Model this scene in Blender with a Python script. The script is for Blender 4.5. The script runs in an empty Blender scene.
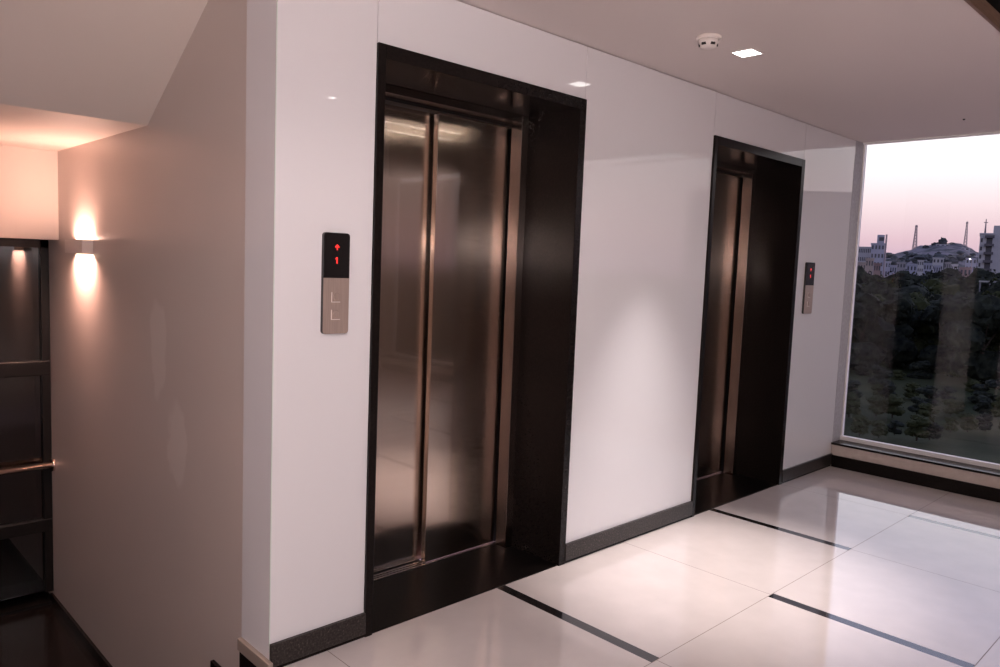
import bpy, bmesh, math, random
from mathutils import Vector, Matrix, noise
random.seed(7)
scn = bpy.context.scene
COL = scn.collection
PI = math.pi

# ------------------------------------------------------------------ materials
def mat(name, base=(.8, .8, .8), rough=.5, metal=0, spec=.5, coat=0, coat_rough=.03, emit=None, es=0, ior=1.5):
    m = bpy.data.materials.new(name); m.use_nodes = True
    b = m.node_tree.nodes['Principled BSDF']
    b.inputs['Base Color'].default_value = (*base, 1)
    b.inputs['Roughness'].default_value = rough
    b.inputs['Metallic'].default_value = metal
    b.inputs['Specular IOR Level'].default_value = spec
    b.inputs['IOR'].default_value = ior
    b.inputs['Coat Weight'].default_value = coat
    b.inputs['Coat Roughness'].default_value = coat_rough
    if emit:
        b.inputs['Emission Color'].default_value = (*emit, 1)
        b.inputs['Emission Strength'].default_value = es
    return m

def nodes(m):
    nt = m.node_tree
    return nt, nt.nodes, nt.links, nt.nodes['Principled BSDF']

def speckle(m, c1, c2, scale=60, c3=None, lo=.35, hi=.7, detail=4, rough_var=None, bump=0, stretch=(1, 1, 1), target='Base Color'):
    nt, N, L, b = nodes(m)
    tc = N.new('ShaderNodeTexCoord'); mp = N.new('ShaderNodeMapping')
    mp.inputs['Scale'].default_value = stretch
    nz = N.new('ShaderNodeTexNoise'); nz.inputs['Scale'].default_value = scale; nz.inputs['Detail'].default_value = detail
    L.new(tc.outputs['Object'], mp.inputs['Vector']); L.new(mp.outputs['Vector'], nz.inputs['Vector'])
    cr = N.new('ShaderNodeValToRGB')
    cr.color_ramp.elements[0].position = lo; cr.color_ramp.elements[0].color = (*c1, 1)
    cr.color_ramp.elements[1].position = hi; cr.color_ramp.elements[1].color = (*c2, 1)
    if c3:
        e = cr.color_ramp.elements.new(min(.99, hi + .08)); e.color = (*c3, 1)
    L.new(nz.outputs['Fac'], cr.inputs['Fac']); L.new(cr.outputs['Color'], b.inputs[target])
    if bump:
        bp = N.new('ShaderNodeBump'); bp.inputs['Strength'].default_value = bump; bp.inputs['Distance'].default_value = .002
        L.new(nz.outputs['Fac'], bp.inputs['Height']); L.new(bp.outputs['Normal'], b.inputs['Normal'])
    return m

M = {}
M['white_glass'] = mat('white_glass', (.72, .71, .735), .01, ior=1.52)
M['glass_edge'] = mat('glass_edge', (.62, .68, .64), .25)
M['joint'] = mat('joint', (.12, .10, .09), .8)
M['granite'] = speckle(mat('granite', rough=.2, ior=1.33, spec=.28), (.007, .0052, .0048), (.013, .0095, .0085), 110, (.035, .028, .025), .4, .72)
M['granite_grey'] = speckle(mat('granite_grey', rough=.35, ior=1.4), (.014, .011, .010), (.045, .037, .034), 120, (.12, .10, .09), .4, .62)
M['granite_floor'] = speckle(mat('granite_floor', rough=.28, ior=1.3, spec=.2), (.004, .003, .003), (.009, .007, .0065), 90, (.026, .020, .018), .4, .68)
M['inlay'] = speckle(mat('inlay', rough=.05, ior=1.65), (.012, .010, .010), (.022, .018, .018), 120, lo=.4, hi=.7)
M['tile'] = speckle(mat('tile', rough=.03, ior=1.62), (.63, .565, .545), (.68, .61, .59), 6, lo=.3, hi=.7)
M['grout'] = mat('grout', (.22, .17, .15), .6)
M['paint_stair'] = mat('paint_stair', (.58, .50, .465), .32)
M['paint_ceiling'] = mat('paint_ceiling', (.63, .56, .54), .5)
M['paint_landing'] = mat('paint_landing', (.70, .62, .57), .55)
M['plaster'] = speckle(mat('plaster', rough=.7), (.36, .35, .38), (.44, .43, .46), 40, bump=.4)
M['low_wall'] = speckle(mat('low_wall', rough=.6), (.50, .42, .38), (.56, .48, .44), 20, bump=.2)
M['white_frame'] = mat('white_frame', (.80, .78, .78), .4)
M['dark_frame'] = mat('dark_frame', (.005, .004, .004), .45, spec=.3)
M['dark_void'] = mat('dark_void', (.005, .004, .004), .9, spec=.1)
M['wood_edge'] = speckle(mat('wood_edge', rough=.5), (.14, .075, .05), (.19, .11, .075), 10, stretch=(1, 12, 12))
M['brown_panel'] = speckle(mat('brown_panel', rough=.45), (.20, .115, .075), (.30, .18, .12), 4, stretch=(6, 6, .6))
M['beige_stone'] = mat('beige_stone', (.30, .25, .215), .4)
M['white_plastic'] = mat('white_plastic', (.72, .66, .63), .4)
M['black_plastic'] = mat('black_plastic', (.010, .009, .010), .18)
M['black_slot'] = mat('black_slot', (.03, .025, .025), .6)
M['panel_side'] = mat('panel_side', (.02, .018, .018), .3)
M['steel_plate'] = speckle(mat('steel_plate', rough=.4, metal=.35), (.36, .28, .25), (.42, .33, .29), 200, stretch=(1, 1, .05))
M['edge_highlight'] = mat('edge_highlight', (.80, .72, .68), .3)  # pale colour stands in for the L-shaped highlight on the button rims
M['steel_shiny'] = mat('steel_shiny', (.75, .70, .68), .18, 1)
M['rail_steel'] = mat('rail_steel', (.80, .66, .58), .2, 1)
M['red_led'] = mat('red_led', (.1, 0, 0), .5, emit=(1.0, .035, .03), es=1.6)
M['lamp_white'] = mat('lamp_white', (.9, .9, .9), .4, emit=(1, .97, .93), es=9)
M['lamp_warm'] = mat('lamp_warm', (.9, .8, .7), .4, emit=(1, .72, .5), es=25)
M['tube_glow'] = mat('tube_glow', (.9, .85, .8), .4, emit=(1, .86, .72), es=16)
M['small_lamp'] = mat('small_lamp', (.9, .9, .9), .4, emit=(1, .95, .92), es=16)

def steel(name, base, rough, aniso, coat=.0, brush=.0001):
    m = mat(name, base, rough, 1)
    nt, N, L, b = nodes(m)
    b.inputs['Anisotropic'].default_value = aniso
    b.inputs['Anisotropic Rotation'].default_value = 0.0
    b.inputs['Coat Weight'].default_value = coat
    b.inputs['Coat Roughness'].default_value = .02; b.inputs['Coat IOR'].default_value = 1.8
    tg = N.new('ShaderNodeTangent'); tg.direction_type = 'UV_MAP'; tg.uv_map = 'UVMap'
    L.new(tg.outputs['Tangent'], b.inputs['Tangent'])
    tc = N.new('ShaderNodeTexCoord'); mp = N.new('ShaderNodeMapping'); mp.inputs['Scale'].default_value = (2.5, 2.5, 240)
    nz = N.new('ShaderNodeTexNoise'); nz.inputs['Scale'].default_value = 1; nz.inputs['Detail'].default_value = 3
    L.new(tc.outputs['Object'], mp.inputs['Vector']); L.new(mp.outputs['Vector'], nz.inputs['Vector'])
    mx = N.new('ShaderNodeMapRange'); mx.inputs['To Min'].default_value = .88; mx.inputs['To Max'].default_value = 1.1
    L.new(nz.outputs['Fac'], mx.inputs['Value'])
    cm = N.new('ShaderNodeMix'); cm.data_type = 'RGBA'; cm.blend_type = 'MULTIPLY'; cm.inputs['Factor'].default_value = 1
    cm.inputs['A'].default_value = (*base, 1)
    L.new(mx.outputs['Result'], cm.inputs['B']); L.new(cm.outputs['Result'], b.inputs['Base Color'])
    # the sheet metal is slightly wavy
    n2 = N.new('ShaderNodeTexNoise'); n2.inputs['Scale'].default_value = 2.2; n2.inputs['Detail'].default_value = 0
    L.new(tc.outputs['Object'], n2.inputs['Vector'])
    bp = N.new('ShaderNodeBump'); bp.inputs['Strength'].default_value = .5; bp.inputs['Distance'].default_value = .0016
    L.new(n2.outputs['Fac'], bp.inputs['Height'])
    # fine upright brushing lines
    m3 = N.new('ShaderNodeMapping'); m3.inputs['Scale'].default_value = (1600, 1600, .6)
    n3 = N.new('ShaderNodeTexNoise'); n3.inputs['Scale'].default_value = 1; n3.inputs['Detail'].default_value = 2
    L.new(tc.outputs['Object'], m3.inputs['Vector']); L.new(m3.outputs['Vector'], n3.inputs['Vector'])
    b3 = N.new('ShaderNodeBump'); b3.inputs['Strength'].default_value = 1; b3.inputs['Distance'].default_value = brush
    L.new(n3.outputs['Fac'], b3.inputs['Height']); L.new(bp.outputs['Normal'], b3.inputs['Normal'])
    L.new(b3.outputs['Normal'], b.inputs['Normal']); L.new(bp.outputs['Normal'], b.inputs['Coat Normal'])
    return m
M['brushed'] = steel('brushed', (.55, .44, .375), .17, 1.0, .5, .00001)
M['brushed_trim'] = steel('brushed_trim', (.27, .22, .20), .2, 1.0)

# painted stair wall with two dried filler patches that have an outline of their own
def patched():
    m = M['paint_stair']; nt, N, L, b = nodes(m)
    tc = N.new('ShaderNodeTexCoord')
    wn = N.new('ShaderNodeTexNoise'); wn.inputs['Scale'].default_value = 5; wn.inputs['Detail'].default_value = 5
    L.new(tc.outputs['Object'], wn.inputs['Vector'])
    sub = N.new('ShaderNodeVectorMath'); sub.operation = 'SUBTRACT'; sub.inputs[1].default_value = (.5, .5, .5)
    L.new(wn.outputs['Color'], sub.inputs[0])
    sc = N.new('ShaderNodeVectorMath'); sc.operation = 'SCALE'; sc.inputs['Scale'].default_value = .22
    L.new(sub.outputs[0], sc.inputs[0])
    ad = N.new('ShaderNodeVectorMath'); ad.operation = 'ADD'
    L.new(tc.outputs['Object'], ad.inputs[0]); L.new(sc.outputs[0], ad.inputs[1])
    prev = None
    for (cy, cz, ry, rz) in ((1.08, 1.04, .10, .23), (.86, .66, .11, .19)):
        s = N.new('ShaderNodeVectorMath'); s.operation = 'SUBTRACT'; s.inputs[1].default_value = (.08, cy, cz)
        L.new(ad.outputs[0], s.inputs[0])
        q = N.new('ShaderNodeVectorMath'); q.operation = 'MULTIPLY'; q.inputs[1].default_value = (0, 1 / ry, 1 / rz)
        L.new(s.outputs[0], q.inputs[0])
        ln = N.new('ShaderNodeVectorMath'); ln.operation = 'LENGTH'; L.new(q.outputs[0], ln.inputs[0])
        mr = N.new('ShaderNodeMapRange'); mr.inputs['From Min'].default_value = 1.05; mr.inputs['From Max'].default_value = .85
        L.new(ln.outputs['Value'], mr.inputs['Value'])
        if prev is None: prev = mr.outputs['Result']
        else:
            mm = N.new('ShaderNodeMath'); mm.operation = 'MAXIMUM'; L.new(prev, mm.inputs[0]); L.new(mr.outputs['Result'], mm.inputs[1]); prev = mm.outputs[0]
    f = N.new('ShaderNodeMath'); f.operation = 'MULTIPLY'; f.inputs[1].default_value = .45; L.new(prev, f.inputs[0])
    cm = N.new('ShaderNodeMix'); cm.data_type = 'RGBA'
    cm.inputs['A'].default_value = (.56, .485, .45, 1); cm.inputs['B'].default_value = (.70, .64, .60, 1)
    L.new(f.outputs[0], cm.inputs['Factor']); L.new(cm.outputs['Result'], b.inputs['Base Color'])
patched()

def glass(name, tint=(1, 1, 1), refl_ior=1.5):
    m = bpy.data.materials.new(name); m.use_nodes = True
    nt = m.node_tree; nt.nodes.clear()
    out = nt.nodes.new('ShaderNodeOutputMaterial')
    t = nt.nodes.new('ShaderNodeBsdfTransparent'); t.inputs['Color'].default_value = (*tint, 1)
    g = nt.nodes.new('ShaderNodeBsdfGlossy'); g.inputs['Roughness'].default_value = .0; g.inputs['Color'].default_value = (1, 1, 1, 1)
    fr = nt.nodes.new('ShaderNodeFresnel'); fr.inputs['IOR'].default_value = refl_ior
    mx = nt.nodes.new('ShaderNodeMixShader')
    nt.links.new(fr.outputs[0], mx.inputs[0]); nt.links.new(t.outputs[0], mx.inputs[1]); nt.links.new(g.outputs[0], mx.inputs[2])
    nt.links.new(mx.outputs[0], out.inputs[0])
    return m
M['clear_glass'] = glass('clear_glass', (1, 1, 1), 1.3)
M['tinted_glass'] = glass('tinted_glass', (.22, .21, .23), 2.0)

# outdoors
M['foliage'] = speckle(mat('foliage', rough=.9, spec=.1), (.011, .014, .013), (.042, .048, .036), 1.2, lo=.35, hi=.7)
M['foliage_olive'] = speckle(mat('foliage_olive', rough=.9, spec=.1), (.024, .029, .013), (.060, .066, .032), 1.2, lo=.35, hi=.7)
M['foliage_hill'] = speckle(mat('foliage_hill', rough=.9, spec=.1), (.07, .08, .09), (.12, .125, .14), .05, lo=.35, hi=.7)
M['bark'] = speckle(mat('bark', rough=.9), (.03, .022, .018), (.06, .045, .035), 6, stretch=(4, 4, .5))
M['ground'] = speckle(mat('ground', rough=.95, spec=.1), (.016, .025, .010), (.058, .062, .032), .12, lo=.35, hi=.65, detail=8)
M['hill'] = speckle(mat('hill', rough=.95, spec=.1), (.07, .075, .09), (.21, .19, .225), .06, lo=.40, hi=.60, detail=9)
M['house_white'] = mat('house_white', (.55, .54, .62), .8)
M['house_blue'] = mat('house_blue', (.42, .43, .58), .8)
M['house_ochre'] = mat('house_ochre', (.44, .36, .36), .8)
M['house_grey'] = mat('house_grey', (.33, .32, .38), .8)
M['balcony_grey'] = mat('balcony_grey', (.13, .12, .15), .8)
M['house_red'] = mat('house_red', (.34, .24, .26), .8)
M['window_dark'] = mat('window_dark', (.07, .07, .10), .4)
M['mast_grey'] = mat('mast_grey', (.42, .34, .38), .6)
M['roof_pale'] = mat('roof_pale', (.50, .49, .52), .6)
M['reflect_block'] = mat('reflect_block', (.30, .29, .31), .8)

# ------------------------------------------------------------------ mesh helpers
class MB:
    def __init__(s): s.bm = bmesh.new(); s.mats = []
    def mi(s, m):
        if m is None: return 0
        if m not in s.mats: s.mats.append(m)
        return s.mats.index(m)
    def box(s, x0, x1, y0, y1, z0, z1, m=None, bev=0):
        b2 = bmesh.new()
        v = [b2.verts.new((x, y, z)) for x in (x0, x1) for y in (y0, y1) for z in (z0, z1)]
        for f in ((0, 1, 3, 2), (4, 6, 7, 5), (0, 4, 5, 1), (2, 3, 7, 6), (0, 2, 6, 4), (1, 5, 7, 3)):
            b2.faces.new([v[i] for i in f])
        if bev: bmesh.ops.bevel(b2, geom=b2.edges[:], offset=bev, segments=2, affect='EDGES', profile=.5)
        s.merge(b2, m); return s
    def merge(s, b2, m=None, mtx=None):
        if mtx is not None: b2.transform(mtx)
        bmesh.ops.recalc_face_normals(b2, faces=b2.faces[:])
        i = s.mi(m)
        for f in b2.faces: f.material_index = i
        me = bpy.data.meshes.new('tmp'); b2.to_mesh(me); b2.free()
        s.bm.from_mesh(me); bpy.data.meshes.remove(me)
    def prism(s, pts, axis, a0, a1, m=None):
        """pts: 2-D outline; extruded along axis 'x','y','z'"""
        b2 = bmesh.new()
        def P(p, a):
            return {'x': (a, p[0], p[1]), 'y': (p[0], a, p[1]), 'z': (p[0], p[1], a)}[axis]
        A = [b2.verts.new(P(p, a0)) for p in pts]; B = [b2.verts.new(P(p, a1)) for p in pts]
        b2.faces.new(A); b2.faces.new(B[::-1])
        n = len(pts)
        for i in range(n): b2.faces.new((A[i], B[i], B[(i + 1) % n], A[(i + 1) % n]))
        s.merge(b2, m); return s
    def tube(s, p0, p1, r0, r1=None, seg=12, m=None):
        r1 = r0 if r1 is None else r1
        p0 = Vector(p0); p1 = Vector(p1); d = p1 - p0; L = d.length
        b2 = bmesh.new()
        bmesh.ops.create_cone(b2, cap_ends=True, segments=seg, radius1=r0, radius2=r1, depth=L)
        q = Vector((0, 0, 1)).rotation_difference(d.normalized()).to_matrix().to_4x4()
        s.merge(b2, m, Matrix.Translation((p0 + p1) / 2) @ q); return s
    def lathe(s, prof, c, seg=32, m=None):
        b2 = bmesh.new(); rings = []
        for r, z in prof:
            rings.append([b2.verts.new((c[0] + r * math.cos(2 * PI * k / seg), c[1] + r * math.sin(2 * PI * k / seg), c[2] + z)) for k in range(seg)])
        for a, b in zip(rings, rings[1:]):
            for k in range(seg): b2.faces.new((a[k], a[(k + 1) % seg], b[(k + 1) % seg], b[k]))
        b2.faces.new(rings[0]); b2.faces.new(rings[-1][::-1])
        s.merge(b2, m); return s
    def blob(s, c, r, sub=3, amp=.25, fr=1.0, seed=0, sq=(1, 1, 1), m=None):
        b2 = bmesh.new(); bmesh.ops.create_icosphere(b2, subdivisions=sub, radius=1)
        for v in b2.verts:
            n = noise.noise(v.co * 2.2 * fr + Vector((seed, seed * .7, 0))) + .5 * noise.noise(v.co * 5 * fr + Vector((seed, 3, 1)))
            v.co = v.co * (1 + amp * n) * r
            v.co = Vector((v.co.x * sq[0], v.co.y * sq[1], v.co.z * sq[2])) + Vector(c)
        s.merge(b2, m); return s
    def build(s, name, m=None, parent=None, smooth=False, uv=False, origin=None):
        if origin is not None:
            s.bm.transform(Matrix.Translation(-Vector(origin)))
        me = bpy.data.meshes.new(name); s.bm.to_mesh(me); s.bm.free()
        for k in (s.mats or [m]):
            me.materials.append(M[k] if isinstance(k, str) else k)
        if uv:
            l = me.uv_layers.new(name='UVMap')
            for p in me.polygons:
                for li in p.loop_indices:
                    co = me.vertices[me.loops[li].vertex_index].co
                    if abs(p.normal.y) > .5 or abs(p.normal.z) > .5: l.data[li].uv = (co.x, co.z + co.y)
                    else: l.data[li].uv = (co.y, co.z)
        if smooth:
            for p in me.polygons: p.use_smooth = True
        o = bpy.data.objects.new(name, me); COL.objects.link(o)
        if origin is not None: o.location = origin
        if parent: o.parent = parent
        return o

def tag(o, label=None, cat=None, group=None, kind=None):
    if label: o['label'] = label
    if cat: o['category'] = cat
    if group: o['group'] = group
    if kind: o['kind'] = kind
    return o
def struct(o): o['kind'] = 'structure'; return o
def empty(name, loc):
    o = bpy.data.objects.new(name, None); COL.objects.link(o); o.location = loc; o.empty_display_size = .1
    return o

# ------------------------------------------------------------------ camera
FPX = 762.36
Rm = ((0.72063618, -0.69218409, 0.03955601), (-0.0345921, -0.09287929, -0.99507629), (0.69244991, 0.71571965, -0.09087628))
CAM = Vector((-1.1785, -2.4428, 1.4978))
RR = Matrix(Rm)
def _orth():
    import_rows = []
    def rod(w):
        th = w.length; k = w / th
        K = Matrix(((0, -k.z, k.y), (k.z, 0, -k.x), (-k.y, k.x, 0)))
        return Matrix.Identity(3) + math.sin(th) * K + (1 - math.cos(th)) * (K @ K)
    fw = Vector((.72, .69, -.07)).normalized()
    r = fw.cross(Vector((0, 0, 1))).normalized(); d = fw.cross(r)
    return rod(Vector((W0, W1, W2))) @ Matrix((r, d, fw))
W0, W1, W2 = 0.0196, 0.0390, 0.0420
RR = _orth()
cd = bpy.data.cameras.new('camera'); cam = bpy.data.objects.new('camera', cd); COL.objects.link(cam)
cd.sensor_width = 36; cd.lens = FPX / 1000 * 36; cd.clip_end = 5000; cd.clip_start = .02
R3 = Matrix((RR[0], -RR[1], -RR[2])).transposed()
cam.matrix_world = Matrix.Translation(CAM) @ R3.to_4x4()
scn.camera = cam
def ray(u, v): return (RR.transposed() @ Vector(((u - 500) / FPX, (v - 333.5) / FPX, 1)))
def at(u, v, dist):
    """point on the photo's line of sight at a horizontal distance"""
    d = ray(u, v); return CAM + d * (dist / math.hypot(d.x, d.y))

# ------------------------------------------------------------------ key sizes (metres)
XL = .085; XA, XB, XC, XD = .489, 1.688, 2.860, 4.047; XW = 4.894; ZC = 2.552; H = 2.30; SK = .102; FT = .012
YV = -1.485        # edge of the lobby ceiling
YB = -7.5          # back of the lobby
XK = -3.2          # far left of the lobby

# ------------------------------------------------------------------ floor
xs_in = [XK, -.62, 1.22, 1.276, 3.083, 3.134, XW + .25]
def floor():
    bm = bmesh.new(); mats = ['tile', 'inlay', 'grout']
    def quad(x0, x1, y0, y1, mi):
        v = [bm.verts.new(p) for p in ((x0, y0, 0), (x1, y0, 0), (x1, y1, 0), (x0, y1, 0))]
        f = bm.faces.new(v); f.material_index = mi
    g = .0035; pitch = .9293
    y = .0; rows = [(-.865, 0.0)]
    yy = -.865
    while yy > YB: rows.append((yy - .8407, yy)); yy -= .8407
    for r, (y0, y1) in enumerate(rows):
        y1 -= g
        quad(XK, XW + .25, y1, y1 + g, 2)
        k = -4
        cuts = []
        while True:
            x = 1.22 + k * pitch
            if x > XW + .2: break
            if x > XK + .1: cuts.append((x, (k + r) % 2 == 0))
            k += 1
        x = XK
        for cx, inlay in cuts:
            w = .054 if inlay else g
            cx2 = cx if inlay else cx + .03
            quad(x, cx2, y0, y1, 0); quad(cx2, cx2 + w, y0, y1, 1 if inlay else 2); x = cx2 + w
        quad(x, XW + .25, y0, y1, 0)
    # slab under the tiles
    bmesh.ops.remove_doubles(bm, verts=bm.verts[:], dist=1e-6)
    me = bpy.data.meshes.new('floor'); bm.to_mesh(me); bm.free()
    for k in mats: me.materials.append(M[k])
    o = bpy.data.objects.new('floor', me); COL.objects.link(o); struct(o)
floor()

# ------------------------------------------------------------------ glass-clad lift wall
w = MB(); gp = .0015; top = ZC - .004; yb = .012
def panel(x0, x1, z0, z1): w.box(x0 + gp, x1 - gp, 0, yb, z0, z1, 'white_glass')
panel(XL, XA, SK - .01, top); panel(XA, XB, H - .01, top); panel(XB, XC, SK - .01, top); panel(XC, XD, H - .01, top); panel(XD, XW + .012, SK - .01, top)
# backing wall with the two lift openings
for x0, x1 in ((XL + .012, XA + .01), (XB - .01, XC + .01), (XD - .01, XW + .02)): w.box(x0, x1, yb, .40, -.05, ZC + .3, 'joint')
for x0, x1 in ((XA + .01, XB - .01), (XC + .01, XD - .01)): w.box(x0, x1, yb, .40, H - .012, ZC + .3, 'joint')
# glass return on the stair side
w.box(XL, XL + .012, .002, .222, .04, 3.0, 'white_glass')
w.box(XL - .0008, XL + .003, -.0008, .003, .07, top, 'glass_edge')
# plastered reveal beside the big window
w.box(XW + .012, XW + .23, -.001, .39, .0, ZC, 'plaster')
struct(w.build('wall_back'))

b = MB()
for x0, x1 in ((XL, XA), (XB, XC), (XD, XW)):
    b.box(x0, x1, -.016, .0, .016, SK, 'granite_grey', .002); b.box(x0, x1, -.006, 0, 0, .016, 'granite')
struct(b.build('baseboard_back'))

# ------------------------------------------------------------------ stair side
YBM, YW2, ZLS, ZBB, ZL = 2.68, 2.93, 2.06, 1.54, -.78
w = MB(); w.box(XL + .002, XL + .2, .222, 3.4, -1.6, 3.6, 'paint_stair')
w.box(XL + .012, XL + .2, .012, .222, -1.6, 3.6, 'paint_stair')
struct(w.build('wall_left'))
w = MB()
w.box(-2.9, XL + .002, YBM, 3.3, ZBB, ZLS, 'paint_landing')          # beam over the stair window
w.box(-2.9, XL + .002, YW2 - .05, 3.3, -1.6, ZL + .02, 'dark_frame')
struct(w.build('wall_landing'))
w = MB(); w.box(-3.0, -2.91, .46, 3.3, -2.2, 3.6, 'paint_stair'); struct(w.build('wall_stairwell'))
w = MB(); w.box(-3.0, XL, 3.31, 3.4, -2.2, 3.6, 'dark_void'); struct(w.build('wall_behind_landing'))

# lower flight, dark granite treads, going down from the lobby to the landing
TR, RS = .262, .156
s = empty('staircase', (-.6, .9, 0)); tag(s, 'dark granite flight of steps going down from the lobby to the lower landing', 'staircase')
def loc(o): o.location = o.location - s.location; return o
pts = [(-.02, 0), (-.02, -RS)]
y = -.02; z = -RS
outl = [(y, z)]
for k in range(4):
    outl.append((y + TR, z)); y += TR; outl.append((y, z - RS)); z -= RS
YE = y
outl += [(3.0, z), (3.0, z - .2), (y + .1, z - .2), (-.02, -.45)]
ZL = z
m = MB(); m.prism(outl, 'x', -1.25, XL, 'granite'); m.box(-2.9, -1.25, YE, 3.0, ZL - .2, ZL, 'granite')
loc(m.build('steps', parent=s))
# stepped skirting along the wall, beige stone cap at the lobby edge
sk = MB()
y = -.02; z = -.042; o2 = [(y, z)]
o2 = [(-.02, -.042), (.205, -.042), (.205, -.15)]
yy, zz = .205, -.15
for k in range(3):
    o2.append((yy + TR, zz)); yy += TR; zz -= RS; o2.append((yy, zz))
o2.append((2.92, ZL + .11)); o2.append((2.92, ZL)); o2.append((YE, ZL)); o2.append((-.02, -RS))
sk.prism([(-.02, -.005), (.205, -.005), (.205, -.26), (-.02, -.26)], 'x', XL - .016, XL - .001, 'granite')
yy, zz = .205, -.15
for k in range(4):
    sk.prism([(yy, zz), (yy + TR, zz), (yy + TR, zz - .28), (yy, zz - .28)], 'x', XL - .016, XL - .001, 'granite'); yy += TR; zz -= RS
sk.prism([(yy, ZL), (2.92, ZL), (2.92, ZL + .06), (yy, ZL + .06)], 'x', XL - .016, XL - .001, 'granite')
loc(sk.build('stepped_skirting', parent=s))
cp = MB(); cp.box(XL - .018, XL + .001, -.03, .222, -.004, .043, 'beige_stone', .003)
cp.box(-1.25, XL - .02, -.03, .0, -.05, -.001, 'beige_stone')
loc(tag(cp.build('edge_trim', parent=s), 'beige stone edge trim'))

# upper flight: smooth sloping underside and flat landing underside
m = MB()
yc = 1.21; sl = (2.468 - 2.072) / (yc - .57)
zt = lambda yy: ZLS + (yc - yy) * sl
m.prism([(3.3, ZLS), (yc, ZLS), (-.6, zt(-.6)), (-.6, zt(-.6) + .2), (yc - .1, ZLS + .3), (3.3, ZLS + .3)], 'x', -1.35, XL + .002, 'paint_landing')
m.box(-2.9, -1.35, yc, 3.3, ZLS, ZLS + .3, 'paint_landing')
tag(m.build('staircase'), 'pale painted sloping underside of the upper stair flight with its flat landing', 'staircase')

# stair window
wn = struct(empty('window_2', (-.6, YW2, .4)))
def lw(o): o.location = -wn.location; o.parent = wn; return o
f = MB()
f.box(-2.0, XL, YW2 - .03, YW2 + .04, ZBB - .05, ZBB, 'dark_frame')
f.box(-2.0, XL, YW2 - .035, YW2 + .04, .70, .79, 'dark_frame', .004)
f.box(-2.0, XL, YW2 - .035, YW2 + .04, -.30, -.22, 'dark_frame', .004)
f.box(XL - .045, XL, YW2 - .03, YW2 + .04, -.7, ZBB, 'dark_frame')
for x in (-.9, -1.9): f.box(x, x + .05, YW2 - .03, YW2 + .04, -.7, ZBB, 'dark_frame')
lw(f.build('window_frame'))
g = MB(); g.box(-2.0, XL - .02, YW2, YW2 + .008, -.7, ZBB - .02, 'tinted_glass')
lw(g.build('pane'))

# handrail across the stair window
h = empty('handrail', (-.6, 2.86, .135)); tag(h, 'round steel handrail crossing the dark stair window', 'handrail')
m = MB(); m.tube((-1.9, 2.86, .135), (XL - .004, 2.86, .135), .021, seg=20)
o = m.build('rail', 'rail_steel', h, True, origin=None); o.location = -h.location
m = MB(); m.tube((XL - .012, 2.86, .135), (XL + .001, 2.86, .135), .04, seg=24)
o = m.build('wall_flange', 'rail_steel', h, True); o.location = -h.location

# wall sconce, light up and down
SC = Vector((XL, 2.17, 1.505))
c = empty('wall_sconce', SC); tag(c, 'small box wall lamp throwing warm light up and down the stair wall', 'wall lamp')
m = MB()
for y_ in (-.16, .156): m.box(-.055, 0, y_, y_ + .004, -.036, .036)
m.box(-.055, -.051, -.156, .156, -.036, .036); m.box(-.004, -.0, -.156, .156, -.036, .036); m.box(-.051, -.004, -.156, .156, -.01, .01)
m.build('lamp_body', 'white_plastic', c)
for s_ in (1, -1):
    m = MB(); m.box(-.050, -.005, -.154, .154, .022 if s_ > 0 else -.026, .026 if s_ > 0 else -.022)
    m.build('lamp_lens', 'lamp_warm', c)

# ------------------------------------------------------------------ window wall on the right
w = MB()
w.box(XW, XW + .24, YB, -.001, 0, .176, 'low_wall')
w.box(XW + .02, XW + .24, YB, .39, ZC + .07, 3.6, 'dark_void')
w.box(XW, XW + .24, YB, -5.2, .165, 3.6, 'low_wall')
struct(w.build('wall_right'))
b = MB(); b.box(XW - .016, XW, -5.2, -.016, 0, SK - .008, 'granite', .002); struct(b.build('baseboard_right'))
t = MB(); t.box(XW - .014, XW + .20, -5.2, -.001, .176, .192, 'granite', .003)
struct(t.build('trim_1'))
wn = struct(empty('window_1', (XW + .19, -2.6, .2)))
f = MB()
f.box(XW + .150, XW + .19, -5.2, -.001, .192, .226, 'white_frame', .003)
f.box(XW + .150, XW + .19, -5.2, -.001, ZC - .012, ZC + .002, 'white_frame')
f.box(XW + .163, XW + .19, -.012, -.001, .226, ZC - .012, 'white_frame')
f.box(XW + .150, XW + .19, -5.2, -5.15, .226, ZC - .012, 'white_frame')
f.box(XW + .150, XW + .19, -2.9, -2.85, .226, ZC - .012, 'white_frame')
lw(f.build('window_frame'))
g = MB(); g.box(XW + .172, XW + .1725, -5.2, -.001, .2, ZC, 'clear_glass'); lw(g.build('pane'))

# ------------------------------------------------------------------ ceiling and the void behind it
w = MB()
w.box(XL - .0, XW + .23, YV, .012, ZC, ZC + .05, 'paint_ceiling')
w.box(XK, XL, YV, .44, ZC, ZC + .05, 'paint_ceiling')
struct(w.build('ceiling'))
t = MB(); t.box(XK, XW + .2, YV - .012, YV, ZC - .004, ZC + .052, 'wood_edge'); struct(t.build('trim_2'))
w = MB(); w.box(XK, XW + .24, YB, YV, 3.4, 3.5, 'dark_void'); w.box(XK, XW + .24, YV + .02, YV + .1, ZC + .05, 3.4, 'dark_void')
struct(w.build('ceiling_void'))
w = MB(); w.box(XK, XW + .24, YB - .1, YB, -.05, 3.5, 'brown_panel'); struct(w.build('wall_front'))
w = MB(); w.box(XK - .1, XK, YB, .45, -.05, 3.5, 'paint_landing'); struct(w.build('wall_far_left'))

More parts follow.
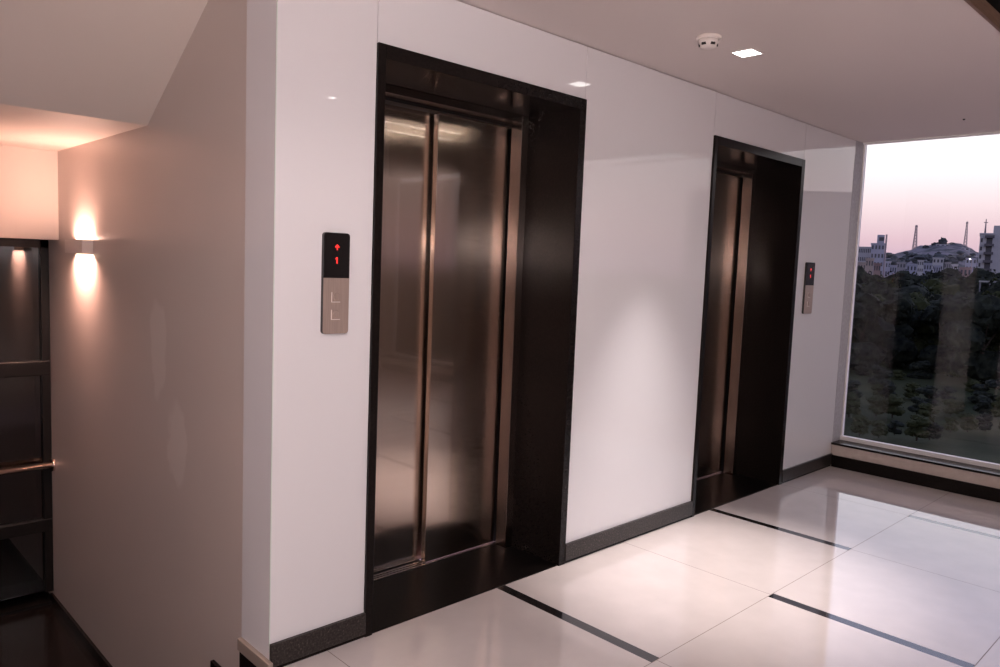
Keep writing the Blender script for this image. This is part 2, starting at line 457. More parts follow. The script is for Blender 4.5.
# ------------------------------------------------------------------ lifts
def lift(xa, xb, label):
    t = empty('elevator_door', ((xa + xb) / 2, 0, 0)); tag(t, label, 'elevator door', 'lift doors in the white glass wall')
    def fin(mb, name, m, **k):
        o = mb.build(name, m, t, **k); o.location = -t.location; return o
    jl, jr, jz, yd = .034, .046, .052, .345
    m = MB()
    m.box(xa, xa + jl, -FT, yd, 0, H, 'granite', .0015); m.box(xb - jr, xb, -FT, yd, 0, H, 'granite', .0015)
    m.box(xa + jl, xb - jr, -FT, yd, H - jz, H, 'granite', .0015)
    fin(m, 'granite_surround', 'granite')
    m = MB(); m.box(xa, xb, -.001, .405, -.04, .004, 'granite_floor', .001); fin(m, 'threshold', 'granite_floor')
    # steel inner frame
    ia, ib, iz = xa + jl, xb - jr, H - jz
    m = MB()
    m.box(ia, ia + .05, yd - .02, .46, .004, iz, 'brushed_trim', .002)
    m.box(ib - .05, ib, yd - .02, .40, .004, iz, 'brushed_trim', .002)
    m.box(ia + .05, ib - .05, yd - .02, .40, iz - .038, iz, 'brushed_trim', .002)
    m.box(ib - .012, ib + .02, .39, .50, .004, iz, 'dark_frame')
    m.box(ia, ib, .40, .56, iz - .05, iz + .02, 'dark_frame')
    fin(m, 'steel_frame', 'brushed_trim', uv=True)
    sp = xa + .64
    m = MB(); m.box(sp, ib - .045, .420, .452, .010, iz - .02, None, .0015); fin(m, 'door_panel', 'brushed', uv=True)
    m = MB(); m.box(ia, sp + .05, .470, .502, .010, iz - .02, None, .0015); fin(m, 'door_panel', 'brushed', uv=True)
    m = MB(); m.box(ia, sp + .02, .406, .52, -.02, .000, 'black_slot')
    for a in (.408, .428, .448): m.box(ia, ib, a, a + .010, .0, .007, 'steel_shiny')
    fin(m, 'sill_track', 'steel_shiny')
    m = MB(); m.box(ia - .02, ib + .02, .56, .60, -.02, iz + .03, 'dark_frame'); fin(m, 'shaft_backing', 'dark_frame')
    return t
lift(XA, XB, 'two-leaf brushed steel lift door nearer the stairs, framed in black granite')
lift(XC, XD, 'brushed steel lift door nearer the large window, framed in black granite')

# ------------------------------------------------------------------ call panels
def digits_mb(cx, z, s):
    m = MB(); y0, y1 = -.0165, -.0155
    m.box(cx - .0022 * s, cx + .0022 * s, y0, y1, z - .011 * s, z + .011 * s)
    m.prism([(cx - .0022 * s, z + .011 * s), (cx - .0075 * s, z + .005 * s), (cx - .0065 * s, z + .002 * s), (cx - .0022 * s, z + .005 * s)], 'y', y0, y1)
    m.box(cx - .0022 * s, cx + .0022 * s, y0, y1, z - .0135 * s, z - .010 * s)
    return m
def arrow_mb(cx, z, s):
    m = MB(); y0, y1 = -.0165, -.0155
    m.box(cx - .0022 * s, cx + .0022 * s, y0, y1, z - .012 * s, z + .008 * s)
    for q in (1, -1):
        m.prism([(cx, z + .014 * s), (cx, z + .007 * s), (cx + q * .009 * s, z - .002 * s), (cx + q * .012 * s, z + .002 * s)], 'y', y0, y1)
    return m
def rrect(x0, x1, z0, z1, r, n=5, corners=(1, 1, 1, 1)):
    P = []
    for (cx, cz, a0, on) in ((x1 - r, z1 - r, 0, corners[0]), (x0 + r, z1 - r, PI / 2, corners[1]), (x0 + r, z0 + r, PI, corners[2]), (x1 - r, z0 + r, 1.5 * PI, corners[3])):
        if on: P += [(cx + r * math.cos(a0 + PI / 2 * k / n), cz + r * math.sin(a0 + PI / 2 * k / n)) for k in range(n + 1)]
        else: P.append((cx + r * (1 if math.cos(a0 + .78) > 0 else -1), cz + r * (1 if math.sin(a0 + .78) > 0 else -1)))
    return P
def call_panel(x0, x1, z0, z1, label):
    cx = (x0 + x1) / 2; t = empty('call_panel', (cx, 0, (z0 + z1) / 2)); tag(t, label, 'lift call panel', 'lift call panels')
    def fin(mb, name, m, **k):
        o = mb.build(name, m, t, **k); o.location = -t.location; return o
    zs = z0 + (z1 - z0) * .555
    m = MB(); m.prism(rrect(x0, x1, z0, z1, .012), 'y', -.013, 0); fin(m, 'housing', 'panel_side')
    m = MB(); m.prism(rrect(x0 + .001, x1 - .001, zs, z1 - .001, .011, corners=(1, 1, 0, 0)), 'y', -.0155, -.013); dsp = fin(m, 'display', 'black_plastic')
    o = arrow_mb(cx, z1 - .053, .8).build('arrow_symbol', 'red_led', dsp)
    o = digits_mb(cx, z1 - .099, .95).build('digit', 'red_led', dsp)
    m = MB(); m.prism(rrect(x0 + .001, x1 - .001, z0 + .001, zs, .011, corners=(0, 0, 1, 1)), 'y', -.0155, -.013); fin(m, 'button_plate', 'steel_plate')
    for zb in (zs - .068, zs - .132):
        m = MB()
        m.box(cx - .020, cx + .020, -.0162, -.0155, zb - .020, zb + .020, 'steel_plate')
        m.box(cx - .021, cx - .0185, -.0175, -.0155, zb - .021, zb + .016, 'edge_highlight')
        m.box(cx - .021, cx + .016, -.0175, -.0155, zb - .021, zb - .0185, 'edge_highlight')
        m.lathe([(.0005, 0), (.014, 0), (.014, .003), (.012, .0045), (.0005, .0045)], (0, 0, 0), 24, 'steel_plate')
        m.bm.verts.ensure_lookup_table()
        for v in m.bm.verts[-120:]:
            x, yv, zv = v.co; v.co = (cx + x, -.0160 - zv, zb + yv)
        fin(m, 'button', 'steel_plate')
    return t
call_panel(.271, .380, 1.220, 1.589, 'black and steel lift call panel on the glass wall left of the nearer lift')
call_panel(4.188, 4.318, 1.228, 1.598, 'narrow black and steel lift call panel between the farther lift and the window')

# ------------------------------------------------------------------ ceiling fittings
d = empty('smoke_detector', (1.915, -.515, ZC)); tag(d, 'round white smoke detector on the ceiling', 'smoke detector')
m = MB(); m.lathe([(.001, 0), (.056, 0), (.056, -.010), (.050, -.014), (.001, -.014)], (0, 0, 0), 40); m.build('mounting_base', 'white_plastic', d, True)
m = MB(); m.lathe([(.001, -.012), (.047, -.012), (.044, -.030), (.034, -.046), (.026, -.050), (.001, -.052)], (0, 0, 0), 40); m.build('sensing_chamber', 'white_plastic', d, True)
for k in range(6):
    a = math.radians(180 + 31 + 30 + k * 60)
    m = MB(); m.box(.034, .0425, -.010, .010, -.042, -.032)
    o = m.build('vent_slot', 'black_slot', d); o.rotation_euler = (0, 0, a)

def downlight(x, y, z, label, size=.10, power=1, lens='lamp_white'):
    d = empty('downlight', (x, y, z)); tag(d, label, 'ceiling light', 'square recessed downlights')
    hs = size / 2; m = MB(); fr = .008
    m.box(-hs - fr, hs + fr, -hs - fr, -hs, -.003, .0); m.box(-hs - fr, hs + fr, hs, hs + fr, -.003, .0)
    m.box(-hs - fr, -hs, -hs, hs, -.003, .0); m.box(hs, hs + fr, -hs, hs, -.003, .0)
    m.build('trim_ring', 'white_plastic', d)
    m = MB(); m.box(-hs, hs, -hs, hs, -.0025, -.0005); m.build('diffuser', lens, d)
    return d
downlight(2.247, -.522, ZC, 'small square recessed downlight glowing in the ceiling beside the smoke detector')
m = MB(); m.lathe([(.001, 0), (.008, 0), (.006, -.006), (.001, -.008)], (0, 0, 0), 16)
pt = CAM + ray(964, 119) * ((ZC - CAM.z) / ray(964, 119).z)
o = m.build('ceiling_hook', 'black_slot'); o.location = (pt.x, pt.y, ZC); tag(o, 'tiny dark hook in the ceiling near the window', 'hook')

downlight(3.73, -5.65, 3.385, 'tiny recessed lamp far behind, mirrored high on the glass near the stairs', .09, lens='small_lamp')
# linear lamps above the part of the lobby behind the camera (seen as reflections)
def linear_lamp(x0, x1, y, z, label):
    d = empty('linear_lamp', ((x0 + x1) / 2, y, z)); tag(d, label, 'ceiling light', 'slim linear ceiling lamps')
    L = (x1 - x0) / 2
    m = MB(); m.box(-L - .02, L + .02, -.012, .012, .0, .05, None, .002); m.build('lamp_housing', 'dark_frame', d)
    m = MB(); m.box(-L, L, -.009, .009, -.006, .0); m.build('diffuser', 'tube_glow', d)
    for q in (-L * .7, L * .7):
        m = MB(); m.tube((q, 0, .045), (q, 0, 3.40 - z), .004, seg=8); m.build('hanger', 'mast_grey', d)
linear_lamp(3.30, 4.72, -2.90, 2.9, 'slim linear lamp hanging closest to the ceiling edge behind the lobby')
linear_lamp(3.40, 4.62, -3.20, 2.9, 'slim linear lamp hanging in the middle of three behind the lobby')
linear_lamp(3.46, 4.55, -3.60, 2.9, 'slim linear lamp hanging farthest back behind the lobby')
def fill_panel(x, y, sx, sy, energy, color, label, z=3.39):  # unseen fill panels, added to light the lobby from behind the viewpoint
    d = empty('fill_panel', (x, y, z)); tag(d, label, 'ceiling light')
    m = MB(); m.box(-sx / 2 - .03, sx / 2 + .03, -sy / 2 - .03, sy / 2 + .03, -.012, .01); m.build('lamp_housing', 'white_plastic', d)
    l = bpy.data.lights.new('fill_panel_light', 'AREA'); l.shape = 'RECTANGLE'; l.size = sx; l.size_y = sy; l.energy = energy; l.color = color
    o = bpy.data.objects.new('fill_panel_light', l); COL.objects.link(o); o.location = (x, y, z - .03); return o
PINK = (1, .84, .81)
fill_panel(-.9, -3.6, 1.6, 1.2, 95, PINK, 'added fill panel over the lobby, unseen behind the viewpoint, nearer the stairs')
fill_panel(-2.2, -5.2, 1.2, .8, 40, PINK, 'added fill panel at the back of the lobby, unseen behind the viewpoint')

# ------------------------------------------------------------------ lights
def spot(loc_, energy, color, angle, blend, target, r=.03):
    l = bpy.data.lights.new('spot_light', 'SPOT'); l.energy = energy; l.color = color; l.spot_size = math.radians(angle); l.spot_blend = blend; l.shadow_soft_size = r
    o = bpy.data.objects.new('spot_light', l); COL.objects.link(o); o.location = loc_
    o.rotation_euler = (Vector(target) - Vector(loc_)).to_track_quat('-Z', 'Y').to_euler(); return o
spot((2.247, -.522, ZC - .03), 285, (1, .90, .87), 52, 1.0, (2.247, -.522, 0), .04)
WARM = (1, .54, .42)
for s_, en in ((1, 6), (-1, 14)):
    l = bpy.data.lights.new('sconce_light', 'AREA'); l.shape = 'RECTANGLE'; l.size = .045; l.size_y = .30; l.energy = en; l.color = WARM
    if s_ < 0: l.spread = math.radians(150)
    o = bpy.data.objects.new('sconce_light', l); COL.objects.link(o); o.location = SC + Vector((-.0275, 0, s_ * .040))
    o.rotation_euler = (PI, 0, 0) if s_ > 0 else (0, 0, 0)
# unseen fill lamp, added behind the viewpoint to brighten the ceiling
u_ = empty('fill_uplighter', (-.75, -3.0, 0)); tag(u_, 'added fill lamp on a stand, unseen behind the viewpoint, brightening the ceiling', 'fill light')
m = MB(); m.lathe([(.001, 0), (.14, 0), (.14, .02), (.001, .02)], (0, 0, 0), 32); m.build('base', 'dark_frame', u_)
m = MB(); m.tube((0, 0, .02), (0, 0, 1.55), .015); m.build('pole', 'dark_frame', u_)
m = MB(); m.lathe([(.02, 1.55), (.10, 1.62), (.12, 1.68), (.11, 1.68), (.02, 1.58)], (0, 0, 0), 32); m.build('lamp_shade', 'dark_frame', u_)
spot((-.75, -3.0, 1.70), 135, (1, .84, .81), 96, .9, (1.3, -.8, 2.54), .08)
# the photographer's flash, just above the lens
l = bpy.data.lights.new('camera_flash', 'POINT'); l.energy = 60; l.color = (1, .91, .93); l.shadow_soft_size = .03
o = bpy.data.objects.new('camera_flash', l); COL.objects.link(o); o.location = CAM + Vector((-.02, -.02, .14))

# ------------------------------------------------------------------ outdoors
GZ = -10.5
m = MB()
b2 = bmesh.new(); bmesh.ops.create_grid(b2, x_segments=90, y_segments=90, size=.5)
for v in b2.verts:
    X = 30 + (v.co.x + .5) * 1500; Y = (v.co.y) * 2000
    v.co = (X, Y, GZ + 1.2 * noise.noise(Vector((X * .02, Y * .02, 0))))
m.merge(b2, 'ground'); tag(m.build('ground'), kind='structure')

# hill with the outline of the one behind the town
HD = 900
prof = [(780, 268), (830, 266), (862, 263), (880, 258), (886, 255.5), (901, 252.5), (910, 250), (916, 248), (925, 246.5), (933, 244.5), (940, 243), (948, 243), (955, 243), (961, 244), (967, 246.5), (973, 250), (980, 254), (1000, 258), (1060, 264), (1140, 272)]
bm = bmesh.new(); rows = []
for u, v in prof:
    r = []
    for k, q in enumerate((1.0, .93, .82, .68, .5, .3, .0)):
        p = at(u, v, HD - (1 - q) * 420)
        zt_ = GZ + (at(u, v, HD).z - GZ) * (q ** .9) if k else p.z
        r.append(bm.verts.new((p.x, p.y, zt_)))
    p = at(u, v, HD + 250); r.insert(0, bm.verts.new((p.x, p.y, GZ)))
    rows.append(r)
for a, c2 in zip(rows, rows[1:]):
    for i in range(len(a) - 1): bm.faces.new((a[i], c2[i], c2[i + 1], a[i + 1]))
bmesh.ops.subdivide_edges(bm, edges=bm.edges[:], cuts=5, use_grid_fill=True)
bmesh.ops.recalc_face_normals(bm, faces=bm.faces[:])
for v in bm.verts: v.co.z += 1.6 * noise.noise(v.co * .03) + 2.2 * noise.noise(v.co * .11)
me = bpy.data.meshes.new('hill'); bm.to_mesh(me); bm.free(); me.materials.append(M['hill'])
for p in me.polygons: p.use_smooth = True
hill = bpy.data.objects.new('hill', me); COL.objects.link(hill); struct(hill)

# trees
def tree_proto(kind, seed):
    rnd = random.Random(seed)
    fol = MB(); mname = kind
    H_ = 9.5
    lobes = []
    for k in range(9):
        a = rnd.uniform(0, 2 * PI); rr = rnd.uniform(.2, 2.5); zz = rnd.uniform(4.2, 8.2)
        if k == 0: rr = 0; zz = 7.6
        if k > 5: rr = rnd.uniform(.6, 1.9); zz = rnd.uniform(1.0, 3.4)
        c_ = Vector((rr * math.cos(a), rr * math.sin(a), zz)); rad = rnd.uniform(1.4, 2.2)
        lobes.append((c_, rad)); fol.blob(c_, rad, 2, .5, 1.2, seed + k * 3.1, (1, 1, .8), mname)
    bm_ = fol.bm
    for c_, rad in lobes:
        for k in range(70):
            d = Vector((rnd.gauss(0, 1), rnd.gauss(0, 1), rnd.gauss(0, 1))).normalized()
            p = c_ + Vector((d.x, d.y, d.z * .8)) * rad * rnd.uniform(.9, 1.35)
            n = Vector((rnd.gauss(0, 1), rnd.gauss(0, 1), rnd.gauss(0, 1))).normalized()
            t_ = n.orthogonal().normalized(); b_ = n.cross(t_); sz = rnd.uniform(.12, .28)
            vs = [bm_.verts.new(p + t_ * sz * x + b_ * sz * y_) for x, y_ in ((-1, -.4), (.2, -.7), (1, .3), (-.2, .8))]
            bm_.faces.new(vs).material_index = 0
    tr = MB(); tr.tube((0, 0, -.5), (.1, .1, 5.2), .28, .16, 8)
    for k in range(4):
        a = rnd.uniform(0, 6.28); tr.tube((.1, .1, 3.5 + k * .4), (1.6 * math.cos(a), 1.6 * math.sin(a), 6.2), .12, .05, 6)
    r = empty('tree', (0, 0, 0))
    fol.build('foliage', mname, r); tr.build('trunk', 'bark', r)
    return r
protos = [tree_proto('foliage', 3), tree_proto('foliage', 11), tree_proto('foliage_olive', 23)]
used = [False] * 3
def place(src_i, loc_, scale, rz, label, group, sz=1):
    src = protos[src_i]
    if not used[src_i]: r = src; used[src_i] = True
    else:
        r = src.copy(); COL.objects.link(r)
        for ch in src.children:
            c_ = ch.copy(); COL.objects.link(c_); c_.parent = r
    r.location = loc_; r.scale = (scale, scale, scale * sz); r.rotation_euler = (0, 0, rz)
    tag(r, label, 'tree', group)
rt = random.Random(5)
TG = 'trees in the wood outside the window'
# (distance, top pixel row, columns)
spec = [(230, 268, 7, 9.5), (190, 272, 18, 7), (150, 277, 16, 7.5), (118, 289, 13, 9.5)]
lab = {0: 'dark bushy tree at the far edge of the wood below the hill', 1: 'dark bushy tree in the far middle of the wood outside', 2: 'dark bushy tree in the middle of the wood outside', 3: 'dark bushy tree in the front rank of the wood outside'}
for ri, (dist, vtop, n, du) in enumerate(spec):
    for k in range(n):
        u = 852 + (k + rt.uniform(-.3, .3)) * (190 / n) + (20 if ri == 0 else 0)
        d = dist + rt.uniform(-14, 14)
        tz = at(u, vtop + rt.uniform(-4, 6) - .0535 * 0, d).z
        p = at(u, 300, d); sc = (tz - GZ) / 9.4
        i = rt.choice((0, 1, 1)) if rt.random() < .8 else 2
        place(i, (p.x, p.y, GZ), sc * .95, rt.uniform(0, 6.28), (lab[ri] if i < 2 else lab[ri].replace('dark bushy', 'olive bushy')), TG + [' at the far edge', ' far middle', ' middle', ' front rank'][ri] + ('' if i < 2 else ', olive'), 1.05)
# shrubs in the yard
rs = random.Random(12)
yard = [(872, 330, 5.0, 1), (890, 335, 4.6, 0), (940, 340, 4.8, 1), (965, 345, 4.6, 1), (990, 350, 4.6, 0), (915, 345, 4.8, 0), (860, 345, 4.4, 1), (902, 338, 4.8, 1), (953, 338, 4.8, 0), (978, 342, 4.6, 1), (1005, 345, 4.6, 0), (927, 336, 4.6, 0)]
for v_, n_, h_ in ((362, 7, 2.6), (380, 8, 2.4), (398, 9, 2.2), (415, 9, 1.9), (432, 9, 1.6)):
    for q_ in range(n_): yard.append((856 + (q_ + rs.uniform(-.4, .4)) * 165 / n_, v_ + rs.uniform(-6, 6), h_ * rs.uniform(.6, 1.3), rs.choice((0, 1, 2, 2))))
for k, (u, v, hh, i) in enumerate(yard):
    dd = ray(u, v); dist = (GZ - CAM.z) / dd.z * math.hypot(dd.x, dd.y)
    p = at(u, v, dist)
    if hh < 4 and v > 350: place(i, (p.x, p.y, GZ - .3), hh / 6.5, k * 1.3, ('low green shrub' if i == 2 else 'low dark shrub') + ' growing in the grassy yard below the window', 'shrubs in the yard' + (' green' if i == 2 else ''), .72)
    else: place(i, (p.x, p.y, GZ), hh / 8, k * 1.3, 'small dark tree between the grassy yard and the wood', 'small trees behind the yard')

# buildings
def building(name, u0, u1, vt, dist, depth, mname, label, floors, cols, cat='building', win=True, group=None, base_v=None):
    p0 = at(u0, vt, dist); p1 = at(u1, vt, dist); ax = (p1 - p0); ax.z = 0; Wd = ax.length; ax.normalize()
    ztop = p0.z; zb = GZ if base_v is None else at(u0, base_v, dist).z
    t = empty(name, ((p0.x + p1.x) / 2, (p0.y + p1.y) / 2, zb))
    t.rotation_euler = (0, 0, math.atan2(ax.y, ax.x)); Hh = ztop - zb
    # local frame: x to the right of the picture, +y away from the camera (ax is to the right)
    m = MB(); m.box(-Wd / 2, Wd / 2, 0, depth, 0, Hh, mname); m.box(-Wd / 2 - .2, Wd / 2 + .2, -.2, depth + .2, Hh - .35, Hh, mname)
    m.build('wall', mname, t)
    if win:
        fh = min(3.2, Hh / floors); 
        for f_ in range(floors):
            z0 = Hh - (f_ + 1) * fh + .9
            for c_ in range(cols):
                x0 = -Wd / 2 + (c_ + .25) * Wd / cols
                q = MB(); q.box(x0, x0 + Wd / cols * .5, -.06, .05, z0, z0 + fh * .45); q.build('window', 'window_dark', t)
    tag(t, label, cat, group)
    return t, Wd, Hh
building('apartment_building', 857, 871.5, 246.5, 330, 14, 'house_white', 'long white apartment block left of the hill, with rows of dark windows', 3, 8)
t, Wd, Hh = building('apartment_building', 871.5, 885, 243, 325, 12, 'house_blue', 'stepped pale blue block with a roof tower beside the long white one', 4, 4)
q = MB(); q.box(-.1 * Wd, Wd * .45, 1, 8, Hh, Hh + 3.2); q.build('roof_tower', 'house_blue', t)
q = MB(); q.box(.05 * Wd, Wd * .4, 0.9, 1.1, Hh + .9, Hh + 2.3); q.build('window', 'window_dark', t)
q = MB(); q.tube((Wd * .58, 2, 0), (Wd * .58, 2, Hh + 3.4), .35, .3, 8); q.build('mast', 'mast_grey', t)

# white tower block at the right edge
t, Wd, Hh = building('apartment_building', 980.5, 993.5, 233, 260, 14, 'house_white', 'tall white tower block with dark stacked balconies at the right of the view', 9, 2, win=False)
q = MB(); q.box(Wd * .5, Wd * 1.35, 1, 13, 0, Hh + 2.2); q.build('wing', 'house_white', t)
q = MB(); q.box(Wd * .02, Wd * .48, -.05, .4, 0, Hh - .6); q.build('balcony_recess', 'window_dark', t)
for k in range(9):
    z = Hh - 1.4 - k * 2.35
    q = MB(); q.box(Wd * -.12, Wd * .62, -1.3, 0, z, z + .7); q.build('balcony', 'balcony_grey', t)
for k in range(8):
    q = MB(); z = Hh - 2.6 - k * 2.35; q.box(-Wd * .42, -Wd * .28, -.06, .02, z, z + 1.1); q.build('window', 'window_dark', t)
q = MB(); q.tube((-Wd * .15, 3, Hh), (-Wd * .15, 3, Hh + 4.2), .3, .12, 6); q.tube((-Wd * .15 - .5, 3, Hh + 3.2), (-Wd * .15 + .5, 3, Hh + 3.2), .12, .12, 6); q.build('mast', 'mast_grey', t)

# small houses of the town below the hill
hs = [(858, 866, 262, 240, 'house_ochre', 'ochre low house with dark windows beside the window jamb'),
      (866, 874, 258, 260, 'house_ochre', 'dusky pink house just below the long white apartment block'),
      (874, 881, 263, 270, 'house_red', 'dull red house in front of the stepped blue block'),
      (883, 891, 261, 340, 'house_white', 'small white house just right of the stepped blue block'),
      (890, 897, 265, 300, 'house_blue', 'small blue-white house left of centre under the hill'),
      (897, 906, 262, 380, 'house_grey', 'grey flat-roofed house at the left foot of the hill'),
      (907, 917, 264, 330, 'house_blue', 'pale blue flat-roofed house below the left radio mast'),
      (918, 924, 260, 420, 'house_white', 'small white house on the slope under the left radio mast'),
      (924, 932, 263, 330, 'house_blue', 'pale blue house near the middle foot of the hill'),
      (933, 944, 257.5, 420, 'house_white', 'widest white house on the middle of the slope'),
      (934, 941, 265, 310, 'house_blue', 'pale blue house in front of the widest white one'),
      (945, 951, 262, 380, 'house_grey', 'grey house right of the widest white one'),
      (952, 958, 264, 330, 'house_white', 'small white house just left of the red roofed house'),
      (955, 970, 247.5, 840, 'house_white', 'long white house on the hilltop beside the right radio mast'),
      (960, 972, 267, 280, 'house_red', 'dull red roofed house left of the white tower block'),
      (966, 977, 258, 430, 'house_blue', 'blue-grey house behind the red roofed house'),
      (936, 950, 244, 870, 'house_white', 'white shrine building on the top of the hill'),
      (917, 922, 253.5, 760, 'house_white', 'tiny white house high on the left slope of the hill')]
for u0, u1, vt, dist, mm, lb in hs:
    hi_ = dist > 700
    building('house', u0, u1, vt, dist, 9, mm, lb, 2, 3, 'house', True, None, (vt + 6) if hi_ else None)

def lattice(u, vt, vb, dist, wpx, label):
    p = at(u, vb, dist); tz = at(u, vt, dist).z; hh = tz - p.z; wb = .8 * wpx * dist / FPX
    t = empty('radio_mast', p); tag(t, label, 'radio mast', 'lattice radio masts on the hill')
    m = MB(); n = 8
    cor = [(-1, -1), (1, -1), (1, 1), (-1, 1)]
    W_ = lambda q: wb / 2 * (1 - .72 * q)
    for cx, cy in cor: m.tube((cx * W_(0), cy * W_(0), -6), (cx * W_(1), cy * W_(1), hh), wb * .07, wb * .06, 5)
    for k in range(n):
        q0, q1 = k / n, (k + 1) / n
        for i in range(4):
            a, b_ = cor[i], cor[(i + 1) % 4]
            m.tube((a[0] * W_(q0), a[1] * W_(q0), q0 * hh), (b_[0] * W_(q1), b_[1] * W_(q1), q1 * hh), wb * .04, seg=4)
            m.tube((b_[0] * W_(q0), b_[1] * W_(q0), q0 * hh), (a[0] * W_(q1), a[1] * W_(q1), q1 * hh), wb * .04, seg=4)
    m.build('lattice', 'mast_grey', t)
    m = MB(); m.tube((0, 0, hh * .9), (0, 0, hh * .97), wb * .34, seg=8); m.build('antenna', 'mast_grey', t)
lattice(914.5, 225, 249, 880, 4.2, 'lattice radio mast on the left shoulder of the hill')
lattice(965, 221.5, 246.5, 880, 3.2, 'lattice radio mast on the right of the hilltop')
# tree clumps along the ridge
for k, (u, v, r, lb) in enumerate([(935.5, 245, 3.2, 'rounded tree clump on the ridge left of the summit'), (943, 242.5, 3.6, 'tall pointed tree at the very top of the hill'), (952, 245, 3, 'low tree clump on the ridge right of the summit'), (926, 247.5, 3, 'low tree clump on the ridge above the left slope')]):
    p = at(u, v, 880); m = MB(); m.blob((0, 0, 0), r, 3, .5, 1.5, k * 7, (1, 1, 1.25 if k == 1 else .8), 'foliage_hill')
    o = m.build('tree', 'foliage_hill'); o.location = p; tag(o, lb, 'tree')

rc = random.Random(31)
for k in range(60):
    u = rc.uniform(888, 979); dist = rc.choice((440, 520, 600, 700))
    vt = {440: 262, 520: 259, 600: 256.5, 700: 254}[dist] + rc.uniform(-2.5, 3)
    if dist == 700 and not 905 < u < 972: continue
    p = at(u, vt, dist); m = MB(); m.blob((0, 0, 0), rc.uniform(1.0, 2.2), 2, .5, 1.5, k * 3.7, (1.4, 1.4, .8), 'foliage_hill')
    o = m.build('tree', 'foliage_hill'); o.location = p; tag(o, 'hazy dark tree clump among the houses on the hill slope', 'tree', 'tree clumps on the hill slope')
# pale pavilion roof on posts in front of the tower block
p0 = at(979, 280.5, 150); p1 = at(1012, 280.5, 150); ax = p1 - p0; W_ = math.hypot(ax.x, ax.y)
t = empty('pavilion', ((p0.x + p1.x) / 2, (p0.y + p1.y) / 2, GZ)); t.rotation_euler = (0, 0, math.atan2(ax.y, ax.x)); tag(t, 'pale flat pavilion roof on thin posts standing below the tower block', 'pavilion')
hh = p0.z - GZ
m = MB(); m.box(-W_ / 2, W_ / 2, 0, 4, hh - .25, hh); m.build('roof', 'roof_pale', t)
for x in (-W_ * .45, -W_ * .15, W_ * .2, W_ * .45):
    m = MB(); m.tube((x, .3, -.3), (x, .3, hh - .2), .12, seg=8); m.build('post', 'house_grey', t)
# street lamp
p = at(972, 259, 250); t = empty('street_lamp', (p.x, p.y, GZ)); tag(t, 'lit street lamp shining white in front of the blue-grey house', 'street lamp')
m = MB(); m.tube((0, 0, 0), (0, 0, p.z - GZ), .12, .08, 8); m.tube((0, 0, p.z - GZ - .1), (-1, .2, p.z - GZ), .06, seg=6); m.build('pole', 'mast_grey', t)
m = MB(); m.blob((-1, .2, p.z - GZ - .05), .14, 2, 0); m.build('lamp_head', 'small_lamp', t)
# shed in the yard
dd = ray(862, 356); dist = (GZ - CAM.z) / dd.z * math.hypot(dd.x, dd.y); p = at(862, 356, dist)
t = empty('garden_shed', (p.x, p.y, GZ)); t.rotation_euler = (0, 0, -1.2); tag(t, 'small blue-grey shed in the yard by the left edge of the window', 'shed')
m = MB(); m.box(-1.4, 1.4, 0, 2, 0, 1.5); m.build('wall', 'house_grey', t)
m = MB(); m.prism([(-.2, 1.5), (1, 1.9), (2.2, 1.5)], 'x', -1.6, 1.6); m.build('roof', 'house_blue', t)
m = MB(); m.box(-.3, .4, -.04, 0, 0, 1.3); m.build('door', 'window_dark', t)

# neighbouring building to the right of the view, mirrored in the glass wall
def rdir(u, v): d = ray(u, v); return Vector((d.x, -d.y, d.z))
def mir(u, v, dist):
    P = CAM.copy(); d = ray(u, v); t_ = (0 - P.y) / d.y; P = P + d * t_; d = Vector((d.x, -d.y, d.z)); return P + d * (dist / math.hypot(d.x, d.y))
a = mir(852, 205, 60); c_ = mir(835, 205, 60); e_ = mir(790, 205, 60); l_ = mir(852, 220, 60)
t = empty('neighbouring_building', (c_.x, c_.y, GZ)); tag(t, 'grey neighbouring building with small lit lamps, mirrored in the glass wall', 'building')
ax = (e_ - c_); ax.z = 0; L1 = ax.length; ax.normalize(); t.rotation_euler = (0, 0, math.atan2(ax.y, ax.x))
m = MB(); m.box(0, L1 + 8, 0, -10, 0, c_.z - GZ); m.build('wall', 'reflect_block', t)
m = MB(); m.box(-(a - c_).length - .0, 0, 0, -10, 0, l_.z - GZ); m.build('wing', 'reflect_block', t)
for (u, v) in ((812, 270), (810.5, 280), (813, 332), (821, 341), (811, 379), (820, 235), (809, 249), (822, 249), (808, 235)):
    p = mir(u, v, 59.6); m = MB(); m.blob((0, 0, 0), .10, 1, 0)
    o = m.build('facade_lamp', 'small_lamp', t)
    ql = Matrix.Rotation(-t.rotation_euler.z, 4, 'Z') @ (p - t.location); o.location = (ql.x, ql.y + .0, ql.z)

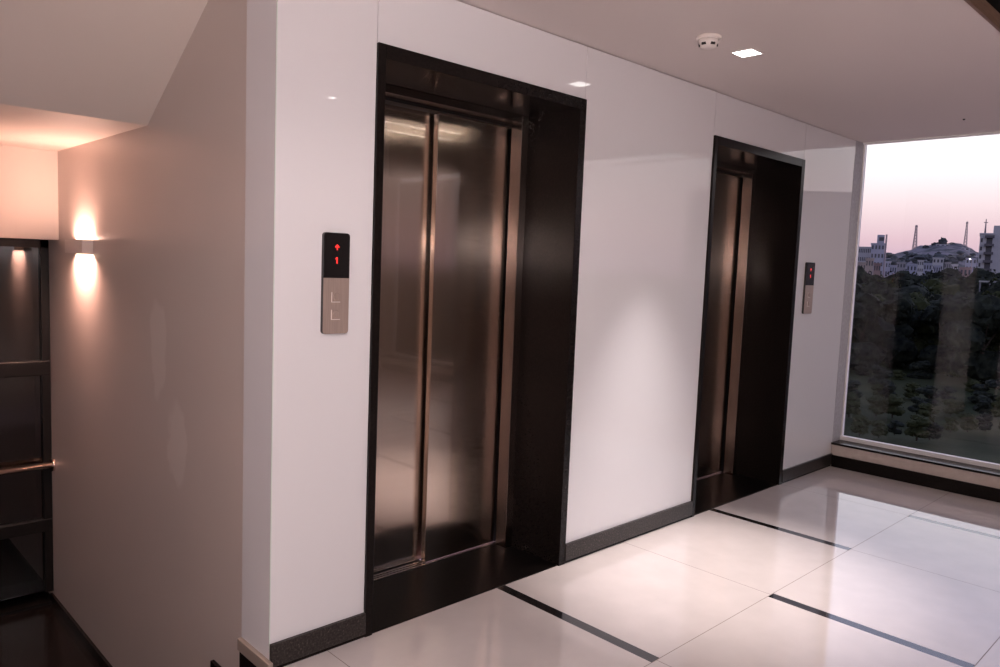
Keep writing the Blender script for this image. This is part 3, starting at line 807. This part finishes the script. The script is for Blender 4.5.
# ------------------------------------------------------------------ sky at dusk
wd = bpy.data.worlds.new('dusk'); scn.world = wd; wd.use_nodes = True
nt = wd.node_tree; N = nt.nodes; L = nt.links; bg = N['Background']
tc = N.new('ShaderNodeTexCoord'); sp = N.new('ShaderNodeSeparateXYZ'); L.new(tc.outputs['Generated'], sp.inputs[0])
mr = N.new('ShaderNodeMapRange'); mr.inputs['From Min'].default_value = -.02; mr.inputs['From Max'].default_value = .60
L.new(sp.outputs['Z'], mr.inputs['Value'])
cr = N.new('ShaderNodeValToRGB'); L.new(mr.outputs['Result'], cr.inputs['Fac'])
def lin(c): return tuple(((x / 255 + .055) / 1.055) ** 2.4 if x > 10 else x / 255 / 12.92 for x in c)
HI = {-.01: .86, .02: .88, .045: .9, .075: .93, .11: .97, .15: 1.0, .22: 1.35, .36: 1.5, .58: 1.3}
stops = [(-.01, (196, 168, 190)), (.02, (206, 176, 194)), (.045, (222, 190, 200)), (.075, (236, 212, 216)), (.11, (248, 232, 234)), (.15, (255, 250, 252)), (.22, (255, 252, 255)), (.36, (215, 218, 250)), (.58, (130, 138, 180))]
els = cr.color_ramp.elements
for i, (z, c) in enumerate(stops):
    p = (z + .02) / .62
    e = els[i] if i < 2 else els.new(p)
    e.position = p; e.color = (*[k * HI.get(z, 1) for k in lin(c)], 1)
# the glow sits over the side the window faces
nv = N.new('ShaderNodeMapRange'); nv.inputs['From Min'].default_value = -1; nv.inputs['From Max'].default_value = .6
nv.inputs['To Min'].default_value = .35; nv.inputs['To Max'].default_value = 1.0
L.new(sp.outputs['X'], nv.inputs['Value'])
mx = N.new('ShaderNodeMix'); mx.data_type = 'RGBA'; mx.blend_type = 'MULTIPLY'; mx.inputs['Factor'].default_value = 1
L.new(cr.outputs['Color'], mx.inputs['A']); L.new(nv.outputs['Result'], mx.inputs['B'])
L.new(mx.outputs['Result'], bg.inputs['Color']); bg.inputs['Strength'].default_value = 1.15

vs = scn.view_settings
vs.view_transform = 'Standard'; vs.look = 'None'; vs.gamma = 1; vs.use_curve_mapping = False; vs.exposure = 0.12
